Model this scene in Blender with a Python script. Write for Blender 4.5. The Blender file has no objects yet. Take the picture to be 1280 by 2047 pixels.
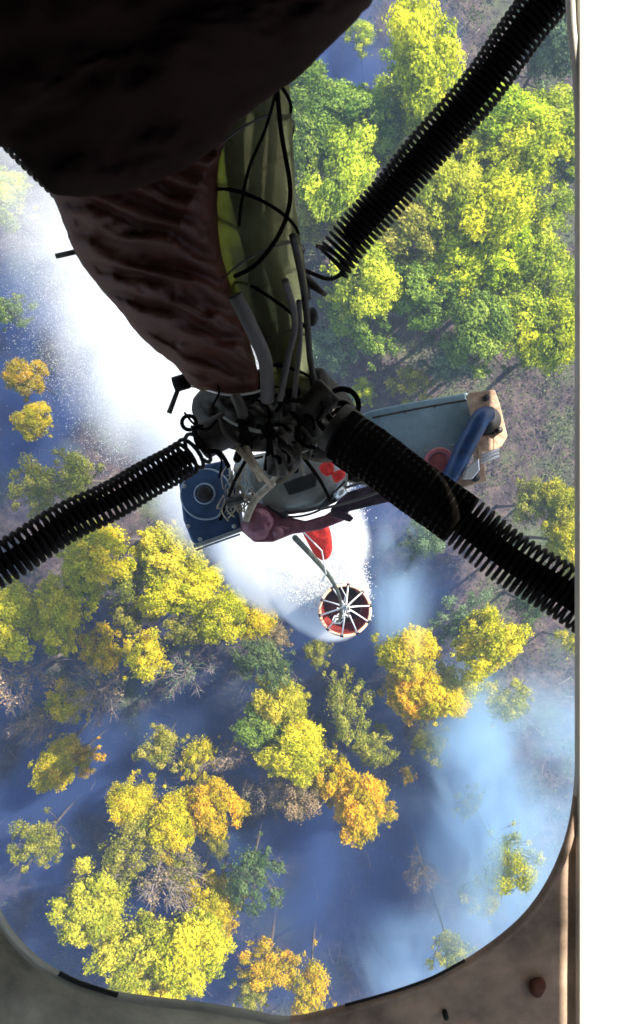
import bpy, math, random
import numpy as np
from mathutils import Vector, noise
R = math.radians
scene = bpy.context.scene
C = bpy.context.scene.collection

# ------------------------------------------------------------------ camera, world, sun, exposure
H = 60.0            # camera height above the forest floor
W = 0.95            # width of view per metre of distance
cam_d = bpy.data.cameras.new('camera'); cam = bpy.data.objects.new('camera', cam_d); C.objects.link(cam)
cam.location = (0, 0, H); cam.rotation_euler = (0, 0, 0)
cam_d.sensor_fit = 'HORIZONTAL'; cam_d.sensor_width = 36; cam_d.lens = 36 / W
cam_d.clip_start = 0.02; cam_d.clip_end = 3000
cam_d.dof.use_dof = True; cam_d.dof.focus_distance = 2.6; cam_d.dof.aperture_fstop = (36 / W) / 2.6
scene.camera = cam
SUN_EL, SUN_AZ = R(44), R(38)      # azimuth measured from +X towards +Y
world = bpy.data.worlds.new('World'); scene.world = world; world.use_nodes = True
nt = world.node_tree; nt.nodes.clear()
sky = nt.nodes.new('ShaderNodeTexSky'); sky.sky_type = 'NISHITA'; sky.sun_disc = False
sky.sun_elevation = SUN_EL; sky.sun_rotation = math.pi / 2 - SUN_AZ
bg = nt.nodes.new('ShaderNodeBackground'); bg.inputs[1].default_value = 0.13
wo = nt.nodes.new('ShaderNodeOutputWorld')
nt.links.new(sky.outputs[0], bg.inputs[0]); nt.links.new(bg.outputs[0], wo.inputs[0])
sd = bpy.data.lights.new('sun', 'SUN'); sd.energy = 5.0; sd.angle = R(0.5); sd.color = (1, 0.94, 0.84)
sun = bpy.data.objects.new('sun', sd); C.objects.link(sun)
sdir = Vector((math.cos(SUN_EL) * math.cos(SUN_AZ), math.cos(SUN_EL) * math.sin(SUN_AZ), math.sin(SUN_EL)))
sun.rotation_euler = sdir.to_track_quat('Z', 'Y').to_euler(); sun.location = (30, 20, 90)
scene.view_settings.view_transform = 'Standard'; scene.view_settings.look = 'None'
scene.view_settings.exposure = 1.25; scene.view_settings.gamma = 1
cy = scene.cycles
cy.use_denoising = True; cy.volume_bounces = 4; cy.max_bounces = 12; cy.diffuse_bounces = 7; cy.transmission_bounces = 10
cy.transparent_max_bounces = 12; cy.use_adaptive_sampling = True
cy.volume_step_rate = 1.0; cy.volume_max_steps = 128

# ------------------------------------------------------------------ helpers
def P(px, py, d):
    """world point at photo position px,py and distance d straight below the camera"""
    k = W * d / 1280.0
    return Vector(((px - 640) * k, -(py - 1023.5) * k, H - d))
def K(d): return W * d / 1280.0     # metres per photo pixel at distance d

def tag(o, label=None, cat=None, group=None, kind=None):
    if label: o['label'] = label
    if cat: o['category'] = cat
    if group: o['group'] = group
    if kind: o['kind'] = kind
    return o
def empty(name, loc=(0, 0, 0)):
    o = bpy.data.objects.new(name, None); C.objects.link(o); o.location = loc; o.empty_display_size = 0.1
    return o
class MB:
    def __init__(s): s.v = []; s.f = []; s.sm = []
    def add(s, vs, fs, smooth=True):
        b = len(s.v); s.v += [tuple(v) for v in vs]
        s.f += [tuple(b + i for i in f) for f in fs]; s.sm += [smooth] * len(fs)
    def tube(s, pts, rad, n=8, caps=True, flat=None):
        pts = [Vector(p) for p in pts]; m = len(pts)
        if not hasattr(rad, '__len__'): rad = [rad] * m
        up = None; vs = []
        for i, p in enumerate(pts):
            t = (pts[min(i + 1, m - 1)] - pts[max(i - 1, 0)])
            t = t.normalized() if t.length > 1e-9 else Vector((0, 0, 1))
            if up is None:
                up = t.orthogonal().normalized()
            else:
                up = (up - t * up.dot(t)); up = up.normalized() if up.length > 1e-6 else t.orthogonal().normalized()
            b = t.cross(up)
            for j in range(n):
                a = 2 * math.pi * j / n
                vs.append(p + (up * math.cos(a) + b * math.sin(a)) * rad[i])
        fs = [(i * n + j, i * n + (j + 1) % n, (i + 1) * n + (j + 1) % n, (i + 1) * n + j) for i in range(m - 1) for j in range(n)]
        if caps:
            fs.append(tuple(reversed(range(n)))); fs.append(tuple((m - 1) * n + j for j in range(n)))
        s.add(vs, fs)
    def cyl(s, c, axis, r, h, n=32, r2=None):
        axis = Vector(axis).normalized(); c = Vector(c)
        s.tube([c - axis * h / 2, c + axis * h / 2], [r, r if r2 is None else r2], n)
        for k in range(-(n + 2), 0): s.sm[k] = s.sm[k]
    def torus(s, c, axis, r, rr, n=36, k=8):
        axis = Vector(axis).normalized(); u = axis.orthogonal().normalized(); w = axis.cross(u); c = Vector(c)
        vs = []
        for i in range(n):
            a = 2 * math.pi * i / n; e = u * math.cos(a) + w * math.sin(a)
            for j in range(k):
                b = 2 * math.pi * j / k
                vs.append(c + e * (r + rr * math.cos(b)) + axis * rr * math.sin(b))
        s.add(vs, [(i * k + j, ((i + 1) % n) * k + j, ((i + 1) % n) * k + (j + 1) % k, i * k + (j + 1) % k) for i in range(n) for j in range(k)])
    def build(s, name, mat, parent=None, bevel=0, weld=False):
        me = bpy.data.meshes.new(name); me.from_pydata(s.v, [], s.f)
        me.polygons.foreach_set('use_smooth', s.sm); me.materials.append(mat); me.update()
        o = bpy.data.objects.new(name, me); C.objects.link(o)
        if parent is not None:
            o.parent = parent; o.matrix_parent_inverse = parent.matrix_basis.inverted()
        if bevel:
            b = o.modifiers.new('bevel', 'BEVEL'); b.width = bevel; b.segments = 2; b.limit_method = 'ANGLE'
        return o
def prism(mb, outline, d, th, jitter=0, tilt=0):
    """plate whose upper face has the photo outline at distance d; th metres thick downwards"""
    n = len(outline)
    cx = sum(p[0] for p in outline) / n
    top = [P(x, y, d + tilt * (x - cx)) for x, y in outline]
    bot = [p - Vector((0, 0, th)) for p in top]
    fs = [tuple(range(n)), tuple(reversed(range(n, 2 * n)))] + [(i, i + n, (i + 1) % n + n, (i + 1) % n) for i in range(n)]
    mb.add(top + bot, fs, False)
def smooth_closed(pts, n):
    m = len(pts); out = []
    for i in range(n):
        u = i / n * m; k = int(u); f = u - k
        p0, p1, p2, p3 = [np.array(pts[(k + q) % m], float) for q in (-1, 0, 1, 2)]
        out.append(tuple(0.5 * (2 * p1 + (p2 - p0) * f + (2 * p0 - 5 * p1 + 4 * p2 - p3) * f * f + (3 * p1 - p0 - 3 * p2 + p3) * f ** 3)))
    return out
def smooth_open(pts, n):
    pts = [np.array(p, float) for p in pts]; m = len(pts) - 1; out = []
    for i in range(n):
        u = i / (n - 1) * m; k = min(int(u), m - 1); f = u - k
        p0 = pts[max(k - 1, 0)]; p1 = pts[k]; p2 = pts[k + 1]; p3 = pts[min(k + 2, m)]
        out.append(tuple(0.5 * (2 * p1 + (p2 - p0) * f + (2 * p0 - 5 * p1 + 4 * p2 - p3) * f * f + (3 * p1 - p0 - 3 * p2 + p3) * f ** 3)))
    return out
def pillow(mb, outline, c, dfun, th, amp, freq, n=110, rings=26, stretch=(1, 1), ridge=0, rdir=(0, 1)):
    """padded lumpy body: outline in photo px, centre c, distance dfun(px,py), half thickness th"""
    ol = smooth_closed(outline, n); vs = []; fs = []
    def vert(s, p, sign):
        x = c[0] + (p[0] - c[0]) * s; y = c[1] + (p[1] - c[1]) * s
        q = Vector((x * freq * stretch[0], y * freq * stretch[1], 0.37 * sign))
        nz = noise.fractal(q, 1.0, 2.0, 4)
        rg = math.sin((x * rdir[0] + y * rdir[1]) * ridge + 3 * nz) if ridge else 0
        d = dfun(x, y) - sign * th * math.sqrt(max(0, 1 - s ** 2.6)) - sign * amp * (nz + 0.5 * rg) * min(1, (1 - s) * 6 + 0.15)
        e = 1 + (0.016 * noise.noise(q * 5) if s > 0.95 else 0)
        return P(c[0] + (x - c[0]) * e, c[1] + (y - c[1]) * e, d)
    ss = [math.sin((k + 0.5) / rings * math.pi / 2) for k in range(rings)]
    for sign in (1, -1):
        b = len(vs)
        for s in ss:
            for p in ol: vs.append(vert(s, p, sign))
        for k in range(rings - 1):
            for j in range(n):
                f = (b + k * n + j, b + k * n + (j + 1) % n, b + (k + 1) * n + (j + 1) % n, b + (k + 1) * n + j)
                fs.append(f if sign == 1 else tuple(reversed(f)))
        cc = len(vs); vs.append(vert(0, c, sign))
        for j in range(n): fs.append((cc, b + (j + 1) % n, b + j) if sign == 1 else (cc, b + j, b + (j + 1) % n))
        if sign == 1: first_outer = (rings - 1) * n
        else: second_outer = b + (rings - 1) * n
    for j in range(n): fs.append((first_outer + j, first_outer + (j + 1) % n, second_outer + (j + 1) % n, second_outer + j))
    mb.add(vs, fs)

# ------------------------------------------------------------------ materials
def mat(name, col, rough=0.6, metal=0, var=0.0, scale=20, bump=0, bscale=60, col2=None, spec=None, coat=0, tc='Object'):
    m = bpy.data.materials.new(name); m.use_nodes = True; t = m.node_tree; b = t.nodes['Principled BSDF']
    b.inputs['Base Color'].default_value = (*col, 1); b.inputs['Roughness'].default_value = rough
    b.inputs['Metallic'].default_value = metal
    if coat: b.inputs['Coat Weight'].default_value = coat
    if spec is not None: b.inputs['Specular IOR Level'].default_value = spec
    co = t.nodes.new('ShaderNodeTexCoord')
    if var or col2:
        nz = t.nodes.new('ShaderNodeTexNoise'); nz.inputs['Scale'].default_value = scale; nz.inputs['Detail'].default_value = 6
        nz.inputs['Roughness'].default_value = 0.65
        t.links.new(co.outputs[tc], nz.inputs['Vector'])
        r = t.nodes.new('ShaderNodeValToRGB'); r.color_ramp.elements[0].position = 0.32; r.color_ramp.elements[1].position = 0.68
        c2 = col2 or tuple(min(1, c * (1 + var)) for c in col); c1 = col if col2 else tuple(c * (1 - var) for c in col)
        r.color_ramp.elements[0].color = (*c1, 1); r.color_ramp.elements[1].color = (*c2, 1)
        t.links.new(nz.outputs['Fac'], r.inputs[0]); t.links.new(r.outputs[0], b.inputs['Base Color'])
    if bump:
        n2 = t.nodes.new('ShaderNodeTexNoise'); n2.inputs['Scale'].default_value = bscale; n2.inputs['Detail'].default_value = 5
        t.links.new(co.outputs[tc], n2.inputs['Vector'])
        bp = t.nodes.new('ShaderNodeBump'); bp.inputs['Strength'].default_value = bump; bp.inputs['Distance'].default_value = 0.01
        t.links.new(n2.outputs['Fac'], bp.inputs['Height']); t.links.new(bp.outputs[0], b.inputs['Normal'])
    return m
M = {}
M['steel_black'] = mat('black_spring_steel', (0.006, 0.005, 0.005), 0.55, 0.3, spec=0.15)
M['rope_black'] = mat('black_rope', (0.007, 0.006, 0.005), 0.9, spec=0.0, bump=0.25, bscale=200)
M['canvas_dark'] = mat('dark_canvas', (0.015, 0.0065, 0.006), 0.85, spec=0.1, var=0.4, scale=5, bump=0.05, bscale=40)
M['leather'] = mat('brown_leather', (0.085, 0.026, 0.018), 0.5, var=0.35, scale=9, bump=0.15, bscale=30)
M['wrap'] = mat('plastic_wrap', (0.20, 0.21, 0.10), 0.32, 0.0, col2=(0.52, 0.52, 0.26), scale=9, bump=1.0, bscale=14)
wb = M['wrap'].node_tree.nodes['Principled BSDF']; wb.inputs['Transmission Weight'].default_value = 0.72; wb.inputs['IOR'].default_value = 1.12
M['grey_tube'] = mat('grey_hose', (0.09, 0.08, 0.07), 0.45, var=0.2, scale=15)
M['steel_grey'] = mat('grey_steel', (0.27, 0.28, 0.26), 0.45, 0.5, var=0.25, scale=14, bump=0.2)
M['steel_dull'] = mat('dull_steel', (0.05, 0.045, 0.04), 0.5, 0.5, var=0.5, scale=30, bump=0.4)
M['steel_bright'] = mat('bright_steel', (0.75, 0.76, 0.74), 0.3, 0.6)
M['navy'] = mat('navy_paint', (0.045, 0.085, 0.17), 0.5, 0.2, var=0.3, scale=14, bump=0.15)
M['navy_ring'] = mat('worn_navy_edge', (0.30, 0.36, 0.44), 0.35, 0.4)
M['teal'] = mat('teal_paint', (0.26, 0.38, 0.44), 0.3, 0.3, var=0.45, scale=4, bump=0.1)
M['tan'] = mat('tan_bracket', (0.22, 0.12, 0.075), 0.6, var=0.3, scale=16, bump=0.4, col2=(0.62, 0.42, 0.27))
M['blue_hose'] = mat('blue_lever', (0.015, 0.045, 0.13), 0.4, var=0.5, scale=25)
M['maroon'] = mat('maroon_arm', (0.17, 0.055, 0.075), 0.5, 0.2, col2=(0.33, 0.14, 0.17), scale=25, bump=0.4)
M['plum'] = mat('plum_arm', (0.06, 0.04, 0.055), 0.45, 0.3, var=0.5, scale=30, bump=0.3)
M['red'] = mat('red_cloth', (0.75, 0.03, 0.02), 0.7, var=0.2, scale=20, bump=0.4)
M['red_dull'] = mat('pink_disc', (0.45, 0.12, 0.12), 0.5, var=0.3, scale=30)
M['white_cord'] = mat('white_cord', (0.8, 0.78, 0.74), 0.7)
M['cable'] = mat('sling_cable', (0.09, 0.10, 0.08), 0.5, 0.3, var=0.6, scale=4)
M['beige_rope'] = mat('beige_rope', (0.36, 0.30, 0.22), 0.85, var=0.3, scale=60, bump=0.5)
M['floor_grey'] = mat('worn_grey_floor', (0.54, 0.48, 0.36), 0.5, 0.2, var=0.55, scale=7, bump=0.25, bscale=12)
M['floor_brown'] = mat('worn_brown_floor', (0.52, 0.37, 0.26), 0.65, var=0.6, scale=7, bump=0.5, bscale=14)
M['rim'] = mat('worn_hatch_rim', (0.50, 0.50, 0.42), 0.4, 0.2, var=0.25, scale=8, bump=0.2)
M['cream'] = mat('cream_rim', (0.78, 0.74, 0.66), 0.5, var=0.06, scale=6, bump=0.1)
M['hull'] = mat('hull_paint', (0.30, 0.31, 0.29), 0.6, var=0.15, scale=2)
M['seal_recess'] = mat('black_rubber_and_recess', (0.015, 0.014, 0.012), 0.6)  # rubber parts; also the shade of slot, hole and gap as black colour
M['rust'] = mat('rust', (0.16, 0.05, 0.025), 0.8, var=0.4, scale=60)
M['bark'] = mat('bark', (0.12, 0.095, 0.08), 0.85, var=0.4, scale=3, bump=0.4, bscale=10)
M['bark_pale'] = mat('pale_twigs', (0.24, 0.19, 0.175), 0.85, var=0.3, scale=3)

def foliage():
    m = bpy.data.materials.new('autumn_leaves'); m.use_nodes = True; t = m.node_tree; t.nodes.clear()
    oi = t.nodes.new('ShaderNodeObjectInfo'); at = t.nodes.new('ShaderNodeAttribute'); at.attribute_name = 'tint'
    hs = t.nodes.new('ShaderNodeHueSaturation')
    mr = t.nodes.new('ShaderNodeMapRange'); mr.inputs['To Min'].default_value = 0.34; mr.inputs['To Max'].default_value = 1.22
    mh = t.nodes.new('ShaderNodeMapRange'); mh.inputs['To Min'].default_value = 0.54; mh.inputs['To Max'].default_value = 0.485
    t.links.new(at.outputs['Fac'], mr.inputs['Value']); t.links.new(at.outputs['Fac'], mh.inputs['Value'])
    t.links.new(oi.outputs['Color'], hs.inputs['Color']); t.links.new(mr.outputs[0], hs.inputs['Value']); t.links.new(mh.outputs[0], hs.inputs['Hue'])
    d = t.nodes.new('ShaderNodeBsdfDiffuse'); tr = t.nodes.new('ShaderNodeBsdfTranslucent'); mx = t.nodes.new('ShaderNodeMixShader')
    mx.inputs[0].default_value = 0.35
    t.links.new(hs.outputs[0], d.inputs[0]); t.links.new(hs.outputs[0], tr.inputs[0])
    t.links.new(d.outputs[0], mx.inputs[1]); t.links.new(tr.outputs[0], mx.inputs[2])
    o = t.nodes.new('ShaderNodeOutputMaterial'); t.links.new(mx.outputs[0], o.inputs[0])
    return m
M['leaf'] = foliage()
def water_mat():
    m = bpy.data.materials.new('white_water'); m.use_nodes = True; t = m.node_tree; t.nodes.clear()
    d = t.nodes.new('ShaderNodeBsdfDiffuse'); tr = t.nodes.new('ShaderNodeBsdfTranslucent'); mx = t.nodes.new('ShaderNodeMixShader')
    d.inputs[0].default_value = (0.96, 0.97, 0.97, 1); tr.inputs[0].default_value = (0.96, 0.97, 0.97, 1); mx.inputs[0].default_value = 0.5
    t.links.new(d.outputs[0], mx.inputs[1]); t.links.new(tr.outputs[0], mx.inputs[2])
    o = t.nodes.new('ShaderNodeOutputMaterial'); t.links.new(mx.outputs[0], o.inputs[0]); return m
M['water'] = water_mat()

# ------------------------------------------------------------------ ground
def ground_mat():
    m = bpy.data.materials.new('burnt_forest_floor'); m.use_nodes = True; t = m.node_tree; b = t.nodes['Principled BSDF']
    b.inputs['Roughness'].default_value = 0.95
    co = t.nodes.new('ShaderNodeTexCoord')
    def nz(s, det=6, rough=0.6):
        n = t.nodes.new('ShaderNodeTexNoise'); n.inputs['Scale'].default_value = s; n.inputs['Detail'].default_value = det
        n.inputs['Roughness'].default_value = rough; t.links.new(co.outputs['Object'], n.inputs['Vector']); return n
    r1 = t.nodes.new('ShaderNodeValToRGB'); e = r1.color_ramp.elements
    e[0].position = 0.35; e[0].color = (0.022, 0.018, 0.021, 1); e[1].position = 0.64; e[1].color = (0.14, 0.10, 0.085, 1)
    x = e.new(0.48); x.color = (0.058, 0.042, 0.045, 1)
    n1 = nz(0.9, 8, 0.75); t.links.new(n1.outputs['Fac'], r1.inputs[0])
    r2 = t.nodes.new('ShaderNodeValToRGB'); r2.color_ramp.elements[0].position = 0.52; r2.color_ramp.elements[1].position = 0.66
    n2 = nz(0.16, 4); t.links.new(n2.outputs['Fac'], r2.inputs[0])
    mx = t.nodes.new('ShaderNodeMix'); mx.data_type = 'RGBA'
    t.links.new(r2.outputs[0], mx.inputs[0]); t.links.new(r1.outputs[0], mx.inputs[6]); mx.inputs[7].default_value = (0.09, 0.11, 0.05, 1)
    t.links.new(mx.outputs[2], b.inputs['Base Color'])
    bp = t.nodes.new('ShaderNodeBump'); bp.inputs['Distance'].default_value = 0.3; bp.inputs['Strength'].default_value = 0.8
    t.links.new(n1.outputs['Fac'], bp.inputs['Height']); t.links.new(bp.outputs[0], b.inputs['Normal'])
    return m
def ground():
    n = 120; xs = np.linspace(-1, 1, n); xs = np.sign(xs) * (np.abs(xs) ** 2.2) * 600
    vs = []
    for y in xs:
        for x in xs:
            z = 0.5 * noise.noise(Vector((x * 0.08, y * 0.08, 0))) - 0.3 if abs(x) < 200 and abs(y) < 200 else -0.3
            vs.append((x, y, z))
    fs = [(j * n + i, j * n + i + 1, (j + 1) * n + i + 1, (j + 1) * n + i) for j in range(n - 1) for i in range(n - 1)]
    m = MB(); m.add(vs, fs); o = m.build('ground', ground_mat()); tag(o, 'burnt brown and grey forest floor under the trees', 'ground', kind='structure')
ground()

# ------------------------------------------------------------------ tree stock
def leaf_mesh(name, pts, nrm, size, tint, seed):
    """many small two-triangle leaf sprigs"""
    rg = np.random.default_rng(seed); n = len(pts)
    nrm = nrm / (np.linalg.norm(nrm, axis=1, keepdims=True) + 1e-9)
    a = np.cross(nrm, rg.normal(size=(n, 3))); a /= (np.linalg.norm(a, axis=1, keepdims=True) + 1e-9); b = np.cross(nrm, a)
    s = size[:, None]
    bend = nrm * s * rg.uniform(-0.3, 0.3, (n, 1))
    v = np.stack([pts - a * s, pts - b * s * 0.62 + bend, pts + a * s * 1.1, pts + b * s * 0.62 + bend], 1).reshape(-1, 3)
    me = bpy.data.meshes.new(name); me.vertices.add(4 * n); me.vertices.foreach_set('co', v.ravel())
    me.loops.add(4 * n); me.loops.foreach_set('vertex_index', np.arange(4 * n, dtype=np.int32))
    me.polygons.add(n); me.polygons.foreach_set('loop_start', np.arange(0, 4 * n, 4, dtype=np.int32))
    me.update(calc_edges=True)
    at = me.attributes.new('tint', 'FLOAT', 'FACE'); at.data.foreach_set('value', np.clip(tint, 0, 1).astype(np.float32))
    me.materials.append(M['leaf'])
    return me
def tree_stock(kind, seed):
    rg = np.random.default_rng(seed); rnd = random.Random(seed)
    nl = {'dense': 46, 'loose': 26, 'bare': 16}[kind]
    lobes = [(rnd.uniform(0, 6.28), rnd.uniform(0.5, 1.25)) for _ in range(4)]
    cs = []; tries = 0
    while len(cs) < nl and tries < 4000:
        tries += 1
        th = rnd.uniform(0, 6.28); rr = math.sqrt(rnd.random()); up = math.sqrt(max(0, 1 - rr * rr))
        k = sum(w * math.exp(-((math.remainder(th - a, 6.2832)) / 0.9) ** 2) for a, w in lobes)
        ext = 2.1 * min(1.25, 0.42 + 0.62 * k)
        z = 12.0 + up * 2.6 * rnd.uniform(0.75, 1.05) if rnd.random() < 0.75 else 12.0 - rnd.uniform(0, 2.2) * (1 - 0.4 * rr)
        c = np.array([math.cos(th) * rr * ext, math.sin(th) * rr * ext, z])
        if all(np.linalg.norm(c - o) > (0.48 if kind == 'dense' else 0.6) for o, _ in cs): cs.append((c, rnd.uniform(0.28, 0.72)))
    for _ in range(9):      # stray outer boughs
        th = rnd.uniform(0, 6.28); e = rnd.uniform(2.1, 2.75); cs.append((np.array([math.cos(th) * e, math.sin(th) * e, rnd.uniform(10.4, 13.2)]), rnd.uniform(.16, .34)))
    pts, nr, sz, ti = [], [], [], []
    per = {'dense': 300, 'loose': 190, 'bare': 30}[kind]
    for c, r in cs:
        n = int(per * (r / 0.5) ** 2); u = rg.normal(size=(n, 3)); u /= np.linalg.norm(u, axis=1, keepdims=True)
        u[:, 2] = np.where(rg.random(n) < 0.6, np.abs(u[:, 2]), u[:, 2])
        sh = rg.uniform(0.35, 1.0, n) ** 0.6 * (1 + 0.3 * np.sin(u[:, 0] * 5 + r * 40) * np.cos(u[:, 1] * 6 + r * 17))
        p = c + u * (r * sh)[:, None] * np.array([1.15, 1.15, 0.9]); t0 = rnd.uniform(0.15, 0.85)
        pts.append(p); nr.append(u + rg.normal(size=(n, 3)) * 0.5); sz.append(rg.uniform(0.04, 0.125, n)); ti.append(t0 + rg.normal(size=n) * 0.2)
    n = {'dense': 1500, 'loose': 1300, 'bare': 200}[kind]     # scattered sprigs between the clumps
    u = rg.normal(size=(n, 3)); u /= np.linalg.norm(u, axis=1, keepdims=True)
    p = np.array([0, 0, 12.2]) + u * rg.uniform(0.3, 1.05, (n, 1)) * np.array([1.9, 1.9, 2.2])
    pts.append(p); nr.append(rg.normal(size=(n, 3))); sz.append(rg.uniform(0.05, 0.11, n)); ti.append(rg.uniform(0, 0.6, n))
    crown = leaf_mesh('crown', np.concatenate(pts), np.concatenate(nr), np.concatenate(sz), np.concatenate(ti), seed)
    mb = MB(); lean = (rnd.uniform(-.3, .3), rnd.uniform(-.3, .3))
    tr = lambda z: Vector((lean[0] * math.sin(z / 4), lean[1] * math.sin(z / 5), z))
    zs = [-0.6, 0.3, 2, 4, 6, 8, 10, 12, 13.6]; mb.tube([tr(z) for z in zs], [0.26, 0.19, 0.16, 0.145, 0.13, 0.11, 0.085, 0.05, 0.02], 9)
    for c, r in cs:
        c = Vector(c); hor = math.hypot(c.x, c.y); zb = max(5.5, min(12.4, c.z - 0.6 - hor * rnd.uniform(0.6, 1.2))); a = tr(zb)
        mid = a.lerp(c, 0.5) + Vector((rnd.uniform(-.15, .15), rnd.uniform(-.15, .15), -0.15))
        mb.tube([a, mid, c], [0.055, 0.035, 0.012], 5)
        for _ in range({'dense': 3, 'loose': 5, 'bare': 13}[kind]):
            e = c + Vector((rnd.gauss(0, 1), rnd.gauss(0, 1), rnd.gauss(0.3, 0.8))).normalized() * rnd.uniform(0.4, 0.9)
            s = mid.lerp(c, rnd.random()); mb.tube([s, s.lerp(e, 0.5) + Vector((0, 0, 0.05)), e], [0.022, 0.016, 0.008], 3)
    me = bpy.data.meshes.new('trunk'); me.from_pydata(mb.v, [], mb.f); me.polygons.foreach_set('use_smooth', mb.sm)
    me.materials.append(M['bark_pale'] if kind == 'bare' else M['bark'])
    return crown, me
STOCK = {'dense': [tree_stock('dense', s) for s in range(11, 21)], 'loose': [tree_stock('loose', s) for s in range(31, 35)],
         'bare': [tree_stock('bare', s) for s in range(51, 54)]}
COL = {
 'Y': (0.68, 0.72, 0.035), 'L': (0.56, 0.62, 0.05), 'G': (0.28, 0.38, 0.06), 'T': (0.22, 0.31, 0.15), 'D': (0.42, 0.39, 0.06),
 'O': (0.80, 0.50, 0.025), 'A': (0.80, 0.58, 0.025), 'B': (0.46, 0.32, 0.18), 'N': (0.14, 0.20, 0.07)}
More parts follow.
